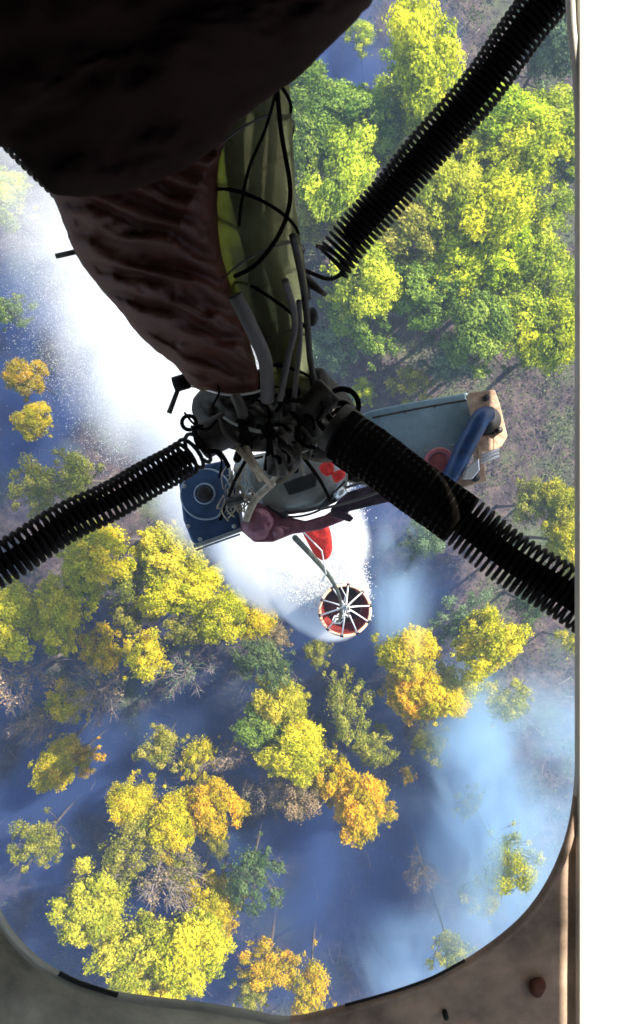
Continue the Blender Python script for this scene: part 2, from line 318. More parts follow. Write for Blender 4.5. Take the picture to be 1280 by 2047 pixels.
# photo x, y, crown radius in px, colour, kind, what sets it apart
TREES = [
 (850,128,68,'Y','dense','bright yellow-green tree rising beside the upper half of the long spring'),
 (796,186,44,'L','loose','small light green tree tucked below a yellow tree beside the long spring'),
 (612,205,50,'G','dense','mid green tree touching the dark quilted cover at its lower corner'),
 (705,228,54,'G','dense','mid green tree in the gap between the plastic-wrapped column and the long spring'),
 (792,292,44,'Y','loose','pale yellow-green tree whose edge meets the long spring'),
 (612,300,52,'G','dense','green tree half behind the black cable loop of the wrapped column'),
 (690,345,58,'L','dense','soft light green tree in the middle between wrapped column and long spring'),
 (640,418,46,'D','loose','dull olive tree just above the open end coils of the long spring'),
 (735,66,22,'Y','loose','tiny yellow sapling alone by the corner of the quilted cover'),
 (1000,232,62,'Y','dense','bright yellow tree pressed against the right side of the long spring'),
 (1085,250,58,'L','dense','light green tree below the dark conifer gap near the cream rim'),
 (945,318,56,'Y','dense','vivid yellow tree under the middle of the long spring'),
 (1048,335,60,'Y','dense','vivid yellow tree at the heart of the bright grove'),
 (898,408,62,'L','dense','pale lime tree right below the long spring in the grove'),
 (990,425,66,'Y','dense','largest vivid yellow tree of the bright grove'),
 (1082,425,42,'L','loose','small lime tree on the ragged right edge of the bright grove'),
 (800,465,58,'D','dense','olive yellow tree nearest the lower coils of the long spring on its right'),
 (900,505,58,'Y','dense','yellow tree below the lime one at the grove bottom'),
 (1000,520,58,'Y','dense','broad yellow tree at the lower right of the bright grove'),
 (1095,530,56,'L','dense','light green tree at the right end of the grove bottom row'),
 (745,555,56,'L','dense','light green tree beside the loose end hook of the long spring'),
 (838,585,54,'G','dense','green tree directly above the bare brown clearing'),
 (700,640,48,'G','loose','green tree between spring end hook and the brown clearing'),
 (655,690,38,'T','loose','small bluish green tree touching the bottom of the wrapped column'),
 (965,632,56,'G','dense','green tree at the right border of the brown clearing'),
 (1050,630,54,'L','dense','lime green tree between two greener ones right of the clearing'),
 (1122,662,56,'Y','dense','yellow tree above the grey brush at the right'),
 (900,722,40,'T','loose','sparse bluish green tree above the end of the teal plate'),
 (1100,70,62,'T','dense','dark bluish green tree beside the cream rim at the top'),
 (1140,320,40,'T','loose','dark green tree with a thin crown at the grove right edge'),
 (820,765,36,'D','loose','faded olive tree above the middle of the teal plate'),
 (733,785,24,'Y','loose','small yellow sapling just above the teal plate and cable loops'),
 (1128,1005,44,'L','dense','light green tree right of the tan bracket'),
 (1060,1010,40,'D','loose','hazy olive tree between the tan bracket and the covered spring'),
 (1135,1085,48,'Y','dense','yellow tree resting its crown over the covered spring'),
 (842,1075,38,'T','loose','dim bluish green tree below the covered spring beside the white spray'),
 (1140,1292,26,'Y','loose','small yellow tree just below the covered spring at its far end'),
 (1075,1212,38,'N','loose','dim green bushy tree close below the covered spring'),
 (925,1245,44,'T','loose','bluish green tree topping the group right of the red bucket'),
 (975,1308,58,'Y','dense','yellow-green tree with the fullest crown right of the red bucket'),
 (832,1308,50,'A','dense','golden tree nearest the red bucket on its right'),
 (806,1375,46,'O','dense','orange tinged tree below the golden one right of the bucket'),
 (875,1390,50,'A','dense','golden yellow tree at the bottom of the group right of the bucket'),
 (935,1385,44,'L','loose','lime tree in front of the pale smoke right of the bucket'),
 (1015,1412,42,'L','loose','lime tree fading into the rising smoke'),
 (868,1482,34,'D','loose','faded yellow tree standing alone in thin smoke'),
 (700,1412,46,'D','loose','sparse olive tree below the red bucket'),
 (640,1305,26,'D','loose','thin olive tree just below the white spray tip'),
 (740,1490,34,'D','loose','sparse olive tree halfway between bucket group and golden pair'),
 (815,1550,15,'O','loose','tiny orange sapling alone in the blue smoke'),
 (562,1390,42,'L','dense','light green tree topping the middle group'),
 (528,1445,40,'G','dense','green tree on the left flank of the middle group'),
 (596,1505,50,'Y','dense','yellow tree in the centre of the middle group'),
 (650,1545,40,'A','dense','golden tree below the yellow one in the middle group'),
 (525,1590,34,'B','bare','brown half bare tree at the left foot of the middle group'),
 (600,1598,44,'B','loose','russet brown tree at the foot of the middle group'),
 (700,1590,48,'O','dense','rich orange tree at the lower right of the middle group'),
 (745,1630,28,'O','loose','small orange tree at the lower right tip of the middle group'),
 (942,1618,26,'D','loose','small faded yellow tree wrapped in pale smoke'),
 (1015,1740,50,'Y','loose','yellow tree glimmering through smoke near the brown hatch edge'),
 (975,1790,36,'A','loose','golden tree glimmering through smoke near the brown hatch edge'),
 (900,1900,38,'L','loose','lime tree fading in smoke just above the brown floor plate'),
 (850,1745,32,'B','bare','bare pinkish tree in the pale smoke'),
 (538,1930,40,'O','loose','orange tree close to the joint of the two floor plates'),
 (632,1975,42,'O','loose','orange tree partly behind the brown floor plate by the joint'),
 (500,1985,30,'D','loose','dull tree at the grey floor plate left of the joint'),
 (505,1760,48,'N','loose','dark green tree low in the blue smoke'),
 (428,1692,22,'D','loose','tiny olive tree right of the golden cluster in blue smoke'),
 (205,1840,58,'L','dense','lime green tree at the left of the big bottom cluster'),
 (285,1880,60,'L','dense','large lime green tree in the big bottom cluster'),
 (360,1895,62,'Y','dense','large yellow tree of the big bottom cluster'),
 (318,1955,48,'Y','dense','yellow-green tree touching the grey hatch rim'),
 (430,1790,40,'A','dense','golden tree at the upper right of the big bottom cluster'),
 (436,1860,30,'O','loose','small orange tree on the right tip of the big bottom cluster'),
 (284,1600,40,'A','dense','golden tree at the top left of the golden cluster'),
 (352,1612,46,'A','dense','golden tree in the middle of the golden cluster'),
 (430,1602,46,'O','dense','orange tree at the right end of the golden cluster'),
 (350,1670,36,'O','loose','orange tree under the middle of the golden cluster'),
 (255,1690,50,'D','loose','faded olive tree on the left side of the golden cluster'),
 (310,1755,52,'B','bare','bare brown tree between the golden and the big bottom cluster'),
 (372,1745,36,'D','loose','olive tree right beside the bare brown tree'),
 (312,1500,36,'D','loose','sparse olive tree above the golden cluster'),
 (402,1505,32,'Y','loose','small yellow tree above the right part of the golden cluster'),
 (450,1515,34,'B','bare','bare brown tree next to a small yellow tree above the golden cluster'),
 (130,1425,36,'A','loose','golden tree topping the pair near the left edge'),
 (112,1500,42,'A','dense','golden tree with the full crown near the left edge'),
 (158,1518,34,'O','loose','orange tinged tree beside the full golden one near the left edge'),
 (178,1395,46,'B','bare','bare pinkish tree behind the golden pair near the left edge'),
 (80,1435,38,'B','bare','bare pinkish tree left of the golden pair'),
 (22,1365,50,'B','bare','bare pinkish tree at the left edge below the yellow row'),
 (78,1690,42,'D','loose','lone dull green and brown tree low on the left'),
 (36,757,34,'O','dense','upper of the two small round orange trees left of the white spray'),
 (62,830,32,'A','dense','lower of the two small round golden trees left of the white spray'),
 (140,945,52,'D','loose','olive yellow tree touching the left spring from above'),
 (75,985,48,'D','loose','dull olive tree behind the left spring'),
 (192,1092,58,'Y','dense','vivid yellow tree just below the left spring'),
 (152,1150,44,'Y','dense','vivid yellow tree lower left of another below the left spring'),
 (48,1215,54,'Y','dense','yellow tree at the left edge under the left spring'),
 (122,1222,50,'Y','dense','yellow tree in the row left of the olive ones'),
 (12,1275,34,'A','dense','golden tree cut by the left edge'),
 (256,1150,42,'D','loose','olive tree right beside the vivid yellow ones'),
 (325,1118,50,'L','dense','lime tree below the navy pulley housing'),
 (330,1190,46,'Y','dense','yellow tree below the lime one under the pulley housing'),
 (402,1180,44,'Y','dense','yellow tree bordering the lower left of the white spray'),
 (392,1250,42,'D','loose','olive tree below the yellow ones beside the spray'),
 (462,1220,46,'Y','dense','yellow tree tight against the white spray'),
 (520,1240,38,'A','dense','golden tree against the lower edge of the white spray'),
 (556,1262,26,'B','loose','small russet tree at the lower tip of the white spray'),
 (205,1302,40,'A','loose','golden tree in the ragged row above the blue smoke'),
 (300,1310,44,'Y','loose','yellow tree sparse in the ragged row above the blue smoke'),
 (262,1235,38,'D','loose','olive tree in the middle of the ragged row'),
 (368,1345,42,'T','bare','grey-green half bare tree hanging below the ragged row'),
 (540,1320,46,'N','loose','dark green tree below the golden one by the spray'),
 (8,400,44,'Y','dense','yellow tree at the left edge seen through the thin spray'),
 (10,620,32,'G','loose','green tree at the left edge beside the thin spray'),
]
rt = random.Random(5)
for i, (px, py, rp, col, kind, lab) in enumerate(TREES):
    rW = rp * W * 1.16; s = H * rW / (1280 * 2.4 + 12.5 * rW); s = min(s, 1.15)
    c = P(px, py, H - 12.5 * s)
    root = empty('deciduous_tree' if kind != 'bare' else 'bare_tree', (c.x, c.y, 0)); tag(root, lab, 'tree', 'trees of the burning forest')
    crown, trunk = STOCK[kind][i % len(STOCK[kind])]
    root.rotation_euler = (rt.uniform(-.05, .05), rt.uniform(-.05, .05), rt.uniform(0, 6.28))
    rad = rp * K(H - 12.5 * s) * 1.16 / 2.4
    e_ = rt.uniform(.82, 1.22); root.scale = (rad * e_, rad / e_, s)
    cr = bpy.data.objects.new('crown', crown); C.objects.link(cr); cr.parent = root
    if py > 1370 and py < 2000 and px < 780: root.scale = (root.scale[0] * 1.1, root.scale[1] * 1.1, s)
    if px > 540 and py < 730: root.scale = (root.scale[0] * 1.25, root.scale[1] * 1.25, s)
    if px < 580 and 1040 < py < 1370: root.scale = (root.scale[0] * 1.08, root.scale[1] * 1.08, s)
    base = COL[col]
    if py > 1000 and col in 'YL': base = (base[0] * 1.12, base[1] * .90, base[2])
    j = rt.uniform(0.85, 1.12); cr.color = (base[0] * j * rt.uniform(.93, 1.07), base[1] * j, base[2] * j, 1)
    tk = bpy.data.objects.new('trunk', trunk); C.objects.link(tk); tk.parent = root

# undergrowth: low brush, one countless mass; and thin dead saplings
def undergrowth():
    rg = np.random.default_rng(3); pts, nr, sz, ti = [], [], [], []
    n = 5200
    xy = rg.uniform(-1, 1, (n, 2)) * np.array([42, 60])
    for x, y in xy:
        g = noise.noise(Vector((x * 0.09, y * 0.09, 3.1)))
        dens = g + (0.38 if (y > 2 and x > -8) else (.2 if y > -12 else .12))
        if dens < rg.uniform(-0.3, 0.5): continue
        k = int(rg.integers(14, 60)); r = rg.uniform(0.25, 0.8)
        u = rg.normal(size=(k, 3)) * np.array([r, r, r * 0.5]); u[:, 2] = np.abs(u[:, 2]) + rg.uniform(0, 0.8)
        pts.append(np.array([x, y, 0]) + u * 1.25); nr.append(rg.normal(size=(k, 3)) + np.array([0, 0, 1])); sz.append(rg.uniform(0.06, 0.14, k)); ti.append(np.full(k, rg.uniform(0, .9)))
    me = leaf_mesh('undergrowth', np.concatenate(pts), np.concatenate(nr), np.concatenate(sz), np.concatenate(ti), 4)
    o = bpy.data.objects.new('undergrowth', me); C.objects.link(o); o.color = (0.16, 0.20, 0.075, 1)
    tag(o, 'low green brush scattered over the burnt forest floor', 'undergrowth', kind='stuff')
    mb = MB(); rnd = random.Random(9)
    for _ in range(2800):
        x, y = rnd.uniform(-40, 40), rnd.uniform(-55, 55)
        if rnd.random() < 0.45:
            h = rnd.uniform(1.5, 5.5); t = Vector((rnd.gauss(0, .12) * h, rnd.gauss(0, .12) * h, h)); r0 = rnd.uniform(.015, .04)
            b = Vector((x, y, -0.5)); mb.tube([b, b + t * 0.5, b + t], [r0, r0 * .7, r0 * .3], 3)
            for q in range(rnd.randint(1, 5)):
                s = b + t * rnd.uniform(.4, .95); e = s + Vector((rnd.gauss(0, .5), rnd.gauss(0, .5), rnd.uniform(.1, .6))); mb.tube([s, e], [r0 * .5, r0 * .2], 3)
        else:
            L = rnd.uniform(.4, 2.0); a = rnd.uniform(0, 6.28); b = Vector((x, y, rnd.uniform(0.0, 0.35)))
            mb.tube([b, b + Vector((math.cos(a) * L, math.sin(a) * L, rnd.uniform(-.1, .3)))], [rnd.uniform(.015, .045), .01], 4)
    o = mb.build('dead_brushwood', M['bark_pale']); tag(o, 'pale dead sticks and thin saplings strewn between the trees', 'brushwood', kind='stuff')
    # forest beyond what the photograph frames, one far mass
    allp, alln, alls, allt = [], [], [], []
    for _ in range(170):
        a = rnd.uniform(0, 6.28); rr = rnd.uniform(0, 1); x = math.cos(a) * (48 + 60 * rr); y = math.sin(a) * (68 + 60 * rr); h = rnd.uniform(9, 13); k = 420
        u = rg.normal(size=(k, 3)); u /= np.linalg.norm(u, axis=1, keepdims=True); lump = 1 + 0.25 * np.sin(u[:, :1] * 7 + x) * np.cos(u[:, 1:2] * 6 + y)
        allp.append(np.array([x, y, h]) + u * lump * np.array([2.3, 2.3, 2.6]) * rg.uniform(.6, 1, (k, 1))); alln.append(u + rg.normal(size=(k, 3)) * .5); alls.append(rg.uniform(.15, .3, k)); allt.append(np.full(k, rnd.random()) + rg.normal(size=k) * .15)
    me = leaf_mesh('distant_forest', np.concatenate(allp), np.concatenate(alln), np.concatenate(alls), np.concatenate(allt), 6)
    o = bpy.data.objects.new('distant_forest', me); C.objects.link(o); o.color = (0.42, 0.44, 0.05, 1)
    tag(o, 'unbroken yellow-green forest further off round the clearing', 'forest', kind='stuff')
undergrowth()

# ------------------------------------------------------------------ smoke and haze
def volume_mat(name, col, dens, scale, lo, hi, mask=None, aniso=0.1, zfade=None, step=1.0, contrast_detail=5, soft=0.25, vec=None):
    m = bpy.data.materials.new(name); m.use_nodes = True; t = m.node_tree; t.nodes.clear()
    o = t.nodes.new('ShaderNodeOutputMaterial'); v = t.nodes.new('ShaderNodeVolumePrincipled')
    v.inputs['Color'].default_value = (*col, 1); v.inputs['Anisotropy'].default_value = aniso
    t.links.new(v.outputs[0], o.inputs['Volume'])
    if scale is None: v.inputs['Density'].default_value = dens; return m
    co = t.nodes.new('ShaderNodeTexCoord'); nz = t.nodes.new('ShaderNodeTexNoise'); nz.inputs['Scale'].default_value = scale
    nz.inputs['Detail'].default_value = contrast_detail; nz.inputs['Distortion'].default_value = 0.6; t.links.new(co.outputs['Object'], nz.inputs['Vector'])
    if vec:
        mp = t.nodes.new('ShaderNodeMapping'); mp.inputs['Scale'].default_value = vec; mp.inputs['Rotation'].default_value = (0, 0, .5)
        t.links.new(co.outputs['Object'], mp.inputs[0]); t.links.new(mp.outputs[0], nz.inputs['Vector'])
    mr = t.nodes.new('ShaderNodeMapRange'); mr.inputs['From Min'].default_value = lo; mr.inputs['From Max'].default_value = hi
    mr.inputs['To Max'].default_value = dens; t.links.new(nz.outputs['Fac'], mr.inputs['Value']); out = mr.outputs[0]
    # soft falloff to the edge of the cloud: 1 - |generated*2-1| per axis
    g = t.nodes.new('ShaderNodeVectorMath'); g.operation = 'MULTIPLY_ADD'; g.inputs[1].default_value = (2, 2, 2); g.inputs[2].default_value = (-1, -1, -1)
    t.links.new(co.outputs['Generated'], g.inputs[0])
    ln = t.nodes.new('ShaderNodeVectorMath'); ln.operation = 'LENGTH'; t.links.new(g.outputs[0], ln.inputs[0])
    fr = t.nodes.new('ShaderNodeMapRange'); fr.interpolation_type = 'SMOOTHSTEP'; fr.inputs['From Min'].default_value = 1.0; fr.inputs['From Max'].default_value = soft
    t.links.new(ln.outputs['Value'], fr.inputs['Value'])
    mu = t.nodes.new('ShaderNodeMath'); mu.operation = 'MULTIPLY'; t.links.new(out, mu.inputs[0]); t.links.new(fr.outputs[0], mu.inputs[1])
    t.links.new(mu.outputs[0], v.inputs['Density'])
    m.cycles.volume_step_rate = step
    return m
def cloud(name, c, rad, m, label):
    mb = MB(); n, k = 24, 14
    vs = [(0, 0, 1)] + [(math.sin(math.pi * i / k) * math.cos(2 * math.pi * j / n), math.sin(math.pi * i / k) * math.sin(2 * math.pi * j / n), math.cos(math.pi * i / k)) for i in range(1, k) for j in range(n)] + [(0, 0, -1)]
    fs = [(0, 1 + j, 1 + (j + 1) % n) for j in range(n)]
    for i in range(k - 2):
        for j in range(n): fs.append((1 + i * n + j, 1 + (i + 1) * n + j, 1 + (i + 1) * n + (j + 1) % n, 1 + i * n + (j + 1) % n))
    L = len(vs) - 1
    fs += [(L, 1 + (k - 2) * n + (j + 1) % n, 1 + (k - 2) * n + j) for j in range(n)]
    mb.add([(x * rad[0], y * rad[1], z * rad[2]) for x, y, z in vs], fs)
    o = mb.build(name, m); o.location = c; tag(o, label, 'smoke', kind='stuff'); return o
BLUE = (0.115, 0.205, 0.46)
def gp(px, py, z=0): p = P(px, py, H - z); return (p.x, p.y, z)
m_blue = volume_mat('blue_smoke', BLUE, 0.78, 0.16, 0.40, 0.70, step=1.0)
m_pale = volume_mat('pale_smoke', (0.55, 0.78, 0.98), 0.34, 0.17, 0.44, 0.66, step=1.0, vec=(1.0, .45, .5))
cloud('blue_smoke', gp(420, 1620, 1.0), (36, 26, 5.0), m_blue, 'blue smoke lying low between the trees of the lower half')
cloud('blue_smoke', gp(700, 1150, 2.5), (12, 14, 4.5), m_blue, 'blue smoke pooled beside the red bucket')
cloud('blue_smoke', gp(30, 760, 2.5), (11, 15, 5), m_blue, 'blue smoke at the left beside the white spray')
cloud('blue_smoke', gp(680, 90, 2.5), (12, 9, 5), m_blue, 'blue smoke beside the quilted cover above the grove')
cloud('pale_smoke', gp(1030, 1620, 10), (10.5, 15, 12), m_pale, 'pale smoke billowing up near the brown hatch edge')
cloud('blue_smoke', gp(800, 1190, 9), (3, 8, 7), m_pale, 'pale blue wisp rising just right of the red bucket')
cloud('pale_smoke', gp(880, 1950, 8), (13, 5, 8), m_pale, 'pale smoke drifting above the brown floor plate')

hz = MB(); hx, hy, z0, z1 = 640, 640, -2.2, 63.5
vs = [(x * hx, y * hy, z) for z in (z0, z1) for x, y in ((-1, -1), (1, -1), (1, 1), (-1, 1))]
hz.add(vs, [(3, 2, 1, 0), (4, 5, 6, 7), (0, 1, 5, 4), (1, 2, 6, 5), (2, 3, 7, 6), (3, 0, 4, 7)], False)
hm = volume_mat('haze_air', (0.55, 0.70, 0.95), 0.0011, None, 0, 0)
ho = hz.build('haze', hm); tag(ho, 'thin blue smoke haze filling the air', 'haze', kind='stuff')

# ------------------------------------------------------------------ water spray: countless falling drops
def spray():
    rg = np.random.default_rng(8)
    path = [(700, 1232, 26.2, 38, 1.0), (676, 1180, 26.6, 68, 1.15), (632, 1112, 27.4, 110, 1.2), (575, 1015, 28.6, 158, 1.15), (470, 890, 30.4, 185, 1.0), (315, 725, 33, 205, 0.75), (190, 530, 36, 210, 0.30), (90, 330, 40, 205, 0.12), (-60, 120, 44, 190, 0.08)]
    sp = np.array(smooth_open(path, 240))
    w = sp[:, 4] * sp[:, 3] ** 1.0; seg = np.linalg.norm(np.diff(sp[:, :2], axis=0), axis=1); seg = np.append(seg, seg[-1]); w = w * seg; w /= w.sum()
    N = 220000
    idx = rg.choice(len(sp), N, p=w); s = sp[idx]
    nx = np.gradient(sp[:, 0]); ny = np.gradient(sp[:, 1]); L = np.hypot(nx, ny); nx, ny = nx / L, ny / L
    # cross-section: dense centre, frayed rim; in the hanging drops' frame (across, up-down)
    an = rg.uniform(0, 2 * np.pi, N); tt = idx / len(sp)
    rad = np.sqrt(rg.random(N)) * (1 - 0.25 * tt); soft = np.abs(rg.normal(size=N)) * (0.03 + 0.36 * tt); rad = rad * (1 - 0.25 * tt) + soft * rg.choice([1, -.6], N)
    u = np.stack([np.cos(an) * rad, np.sin(an) * rad], 1)
    along = rg.normal(size=N) * 10
    px = s[:, 0] + (-ny[idx]) * u[:, 0] * s[:, 3] * 1.02 + nx[idx] * along
    py = s[:, 1] + (nx[idx]) * u[:, 0] * s[:, 3] * 1.02 + ny[idx] * along
    d = s[:, 2] + u[:, 1] * s[:, 3] * W * s[:, 2] / 1280 * 0.55
    k = W * s[:, 2] / 1280
    pos = np.stack([(px - 640) * k, -(py - 1023.5) * k, H - d], 1)
    # streaks and billows
    q = pos * 0.9
    wob = np.stack([np.sin(q[:, 1] * 1.7 + np.sin(q[:, 2] * 2.1)) + .5 * np.sin(q[:, 1] * 4.3 + 1), np.cos(q[:, 0] * 1.9 + q[:, 2]) + .5 * np.sin(q[:, 0] * 4.9), np.sin(q[:, 0] * 1.3 + q[:, 1])], 1)
    pos += wob * (0.06 + 0.14 * (idx / len(sp)))[:, None]
    keep = pos[:, 2] > 0.5; pos = pos[keep]; idx = idx[keep]; n = len(pos)
    sz = rg.uniform(0.008, 0.026, n) * (1 - 0.45 * idx / len(sp))
    tet = np.array([[1, 1, 1], [1, -1, -1], [-1, 1, -1], [-1, -1, 1]]) * 0.8
    th = rg.uniform(0, 6.28, n); cth, sth = np.cos(th), np.sin(th)
    v = tet[None] * sz[:, None, None]; vx = v[..., 0] * cth[:, None] - v[..., 1] * sth[:, None]; vy = v[..., 0] * sth[:, None] + v[..., 1] * cth[:, None]
    v = np.stack([vx, vy, v[..., 2] * 1.5], 2) + pos[:, None]
    f = np.array([[0, 1, 2], [0, 3, 1], [0, 2, 3], [1, 3, 2]]); fi = (np.arange(n)[:, None, None] * 4 + f[None]).reshape(-1)
    me = bpy.data.meshes.new('water_spray'); me.vertices.add(4 * n); me.vertices.foreach_set('co', v.ravel())
    me.loops.add(12 * n); me.loops.foreach_set('vertex_index', fi.astype(np.int32)); me.polygons.add(4 * n); me.polygons.foreach_set('loop_start', np.arange(0, 12 * n, 3, dtype=np.int32))
    me.polygons.foreach_set('use_smooth', np.ones(4 * n, bool)); me.update(calc_edges=True); me.materials.append(M['water'])
    o = bpy.data.objects.new('water_spray', me); C.objects.link(o); tag(o, 'white water spray trailing away from the red bucket', 'water spray', kind='stuff')
spray()
def mist(px, py, d, rad, dens, lab, ang=None, soft=.25):
    mm = volume_mat('white_mist', (0.97, 0.985, 1), dens, 0.45, 0.28, 0.72, aniso=0.0, soft=soft)
    o = cloud('water_mist', tuple(P(px, py, d)), rad, mm, lab); o.rotation_euler = (0, R(-14), math.atan2(1, -.82) if ang is None else ang)
    o['category'] = 'mist'
mist(110, 400, 38.5, (9.0, 5.4, 4), .20, 'thinning white mist at the left edge')
mist(240, 600, 35.5, (8.0, 5.6, 4), .42, 'white mist hanging beside the pin of the leather sleeve')
mist(345, 765, 32.5, (6.6, 5.4, 3.6), 1.2, 'thick white mist beyond the end of the leather sleeve')
mist(490, 945, 30, (5.6, 4.7, 3.2), 2.6, 'thick white mist below the cargo hook', soft=.5)
mist(578, 1076, 28.4, (4.0, 3.45, 2.4), 4.2, 'thick white mist round the falling water', soft=.75)
mist(634, 1172, 27.9, (2.8, 2.0, 1.4), 7, 'thick white mist close to the red bucket', soft=.8)

# ------------------------------------------------------------------ bucket on its long line
def bucket():
    c = P(690, 1220, 24); rr = 0.93
    root = empty('water_bucket', c); tag(root, 'round red firefighting bucket with white lines hanging in the spray', 'bucket')
    m = MB(); n = 40; prof = [(0.99, 0.0), (0.97, -0.35), (0.93, -0.9), (0.86, -1.45), (0.74, -1.75), (0.72, -1.72), (0.83, -1.4), (0.90, -0.9), (0.93, -0.35), (0.94, 0.0)]
    vs = [(c.x + r * rr * math.cos(2 * math.pi * j / n) * (1 + .03 * math.sin(5 * j)), c.y + r * rr * math.sin(2 * math.pi * j / n) * (1 + .03 * math.sin(3 * j)), c.z + z) for r, z in prof for j in range(n)]
    k = len(prof); m.add(vs, [(i * n + j, i * n + (j + 1) % n, ((i + 1) % k) * n + (j + 1) % n, ((i + 1) % k) * n + j) for i in range(k) for j in range(n)])
    m.build('bucket_shell', mat('bucket_red', (0.22, 0.03, 0.022), 0.55, var=0.35, scale=3, bump=0.3, bscale=8), root)
    m = MB(); m.cyl(c + Vector((0, 0, -1.62)), (0, 0, 1), 0.74 * rr, 0.06, 32); m.build('bucket_bottom', mat('bucket_inside', (0.08, 0.03, 0.03), 0.6, var=0.5, scale=3), root)
    m = MB(); m.torus(c + Vector((0, 0, 0.03)), (0, 0, 1), 0.97 * rr, 0.055, 40, 8); m.build('rim', mat('bucket_rim', (0.80, 0.30, 0.12), 0.6, col2=(0.85, 0.62, 0.42), scale=2.2), root)
    for j in range(10):
        a = 2 * math.pi * (j + .3) / 10; e = c + Vector((math.cos(a) * .97 * rr, math.sin(a) * .97 * rr, .07))
        m = MB(); m.cyl(e, (math.cos(a), math.sin(a), 0), .06, .10, 10); m.build('rim_bracket', M['steel_black'], root)
    top = P(692, 1214, 22.3)
    for j in range(10):
        a = 2 * math.pi * (j + .3) / 10; e = c + Vector((math.cos(a) * .97 * rr, math.sin(a) * .97 * rr, .08))
        m = MB(); m.tube([e, e.lerp(top, .5) - Vector((0, 0, .06)), top], .026, 6); m.build('suspension_line', M['white_cord'], root)
    m = MB(); m.tube([c + Vector((0, 0, -1.5)), top], .03, 6); m.build('centre_line', M['white_cord'], root)
    m = MB(); m.cyl(top, (0, 0, 1), .10, .22, 16); m.build('swivel', M['steel_grey'], root)
    # long line
    a = P(590, 1075, 2.35)
    line = empty('long_line', a); tag(line, 'dark steel sling cable running down to the red bucket', 'cable')
    m = MB(); pts = [a.lerp(top, t) + Vector((0.10 * math.sin(t * 9), -0.35 * math.sin(math.pi * t) + 0.05 * math.sin(t * 14), 0)) for t in [i / 40 for i in range(41)]]
    m.tube(pts, [.011 + .02 * i / 40 for i in range(41)], 8); m.build('cable', M['cable'], line)
    m = MB(); m.tube([p + Vector((.05 * math.sin(i * 1.3), .05 * math.cos(i * 1.3), 0)) for i, p in enumerate(pts)], [.003 + .012 * i / 40 for i in range(41)], 5); m.build('control_wire', M['white_cord'], line)
    m = MB()
    for t in (.5, .62, .8): m.tube([pts[int(t * 40)], pts[int(t * 40) + 1]], .055, 10)
    m.build('cable_clamp', M['plum'], line)
bucket()
# red cloth cover
rc = MB(); pillow(rc, [(604,1052),(652,1048),(664,1080),(662,1108),(648,1120),(632,1112),(618,1090)], (636,1082), lambda x, y: 3.0 + (y - 1050) * .004, .05, .012, .05, 40, 10)
rco = rc.build('red_cover', M['red']); tag(rco, 'red cloth cover hanging below the hook in front of the white spray', 'cover')

# ------------------------------------------------------------------ springs
def sag_at(s, ax):
    return Vector((-ax.y, ax.x, 0)).normalized() * (.0035 * math.sin(s * 7.3) + .002 * math.sin(s * 17)) + Vector((0, 0, -.02 * math.sin(math.pi * min(1, max(0, s)))))
def helix(a, b, r, wire, turns, t0=0, t1=1, n=16, warp=None, ph=0):
    ax = (b - a); u = ax.normalized().orthogonal().normalized(); v = ax.normalized().cross(u); pts = []
    N = int(turns * n)
    for i in range(N + 1):
        t = i / N; s = warp(t) if warp else t; an = 2 * math.pi * turns * t + ph
        pts.append(a + ax * s + sag_at(s, ax) + (u * math.cos(an) + v * math.sin(an)) * r)
    return pts
SP_GROUP = 'black springs holding the sling hub'
def spring(a, b, r, wire, pitch, label, core=True, warp=None, sleeve=None, core_r=None, core_a=None):
    root = empty('coil_spring', a); tag(root, label, 'spring', SP_GROUP)
    L = (b - a).length; m = MB(); m.tube(helix(a, b, r - wire, wire, L / pitch, warp=warp), wire, 6); m.build('coil', M['steel_black'], root)
    if core:
        ca = core_a if core_a is not None else a
        m = MB(); t_0 = (ca - a).length / L; pts = [a.lerp(b, t_0 + (1 - t_0) * t / 40) + sag_at(t_0 + (1 - t_0) * t / 40, b - a) for t in range(41)]; m.tube(pts, core_r or r * .47, 12); m.build('core_rope', M['rope_black'], root)
    if sleeve:
        t0, t1, rr = sleeve; m = MB(); pts = [a.lerp(b, t0 + (t1 - t0) * t / 30) + sag_at(t0 + (t1 - t0) * t / 30, b - a) for t in range(31)]
        m.tube(pts, [rr * (1 + .03 * noise.noise(Vector((t * .5, 0, 0)))) for t in range(31)], 24); m.build('canvas_sleeve', M['rope_black'], root)
    return root
s1a, s1b = P(664, 528, 1.34), P(1140, -60, 1.14)
spring(s1a, s1b, .0420, .0034, .0104, 'long black spring crossing to the upper right with stretched end coils', warp=lambda t: (lambda x: x)(t ** 0.94 if t > 0.1 else t * (0.1 ** -0.06) * 1.0), core_r=.023, core_a=s1a.lerp(s1b, .10))
spring(P(402, 892, 1.34), P(-60, 1158, 1.10), .0385, .0041, .0126, 'black spring running to the left edge beside the navy pulley', core_r=.0135, core_a=P(376, 908, 1.325), warp=lambda t: t * 1.6 if t < .05 else .08 + (t - .05) * .92 / .95)
spring(P(680, 868, 1.24), P(1240, 1262, 1.13), .0505, .0034, .0120, 'black spring at the lower right half inside a canvas sleeve', sleeve=(0, .46, .0495), core_r=.022)
spring(P(520, 790, 1.36), P(-70, 148, 1.12), .0385, .0040, .0118, 'black spring at the upper left mostly behind the quilted cover', core_r=.024)
m = MB(); m.tube([P(x, y, d) for x, y, d in smooth_open([(600,536,1.4),(628,548,1.39),(655,557,1.38),(676,552,1.36),(686,538,1.35),(680,516,1.34),(656,498,1.36),(634,492,1.38)], 30)], .0046, 8)
so = m.build('spring_hook', M['steel_black']); tag(so, 'bent wire hook at the loose lower end of the long spring', 'hook')
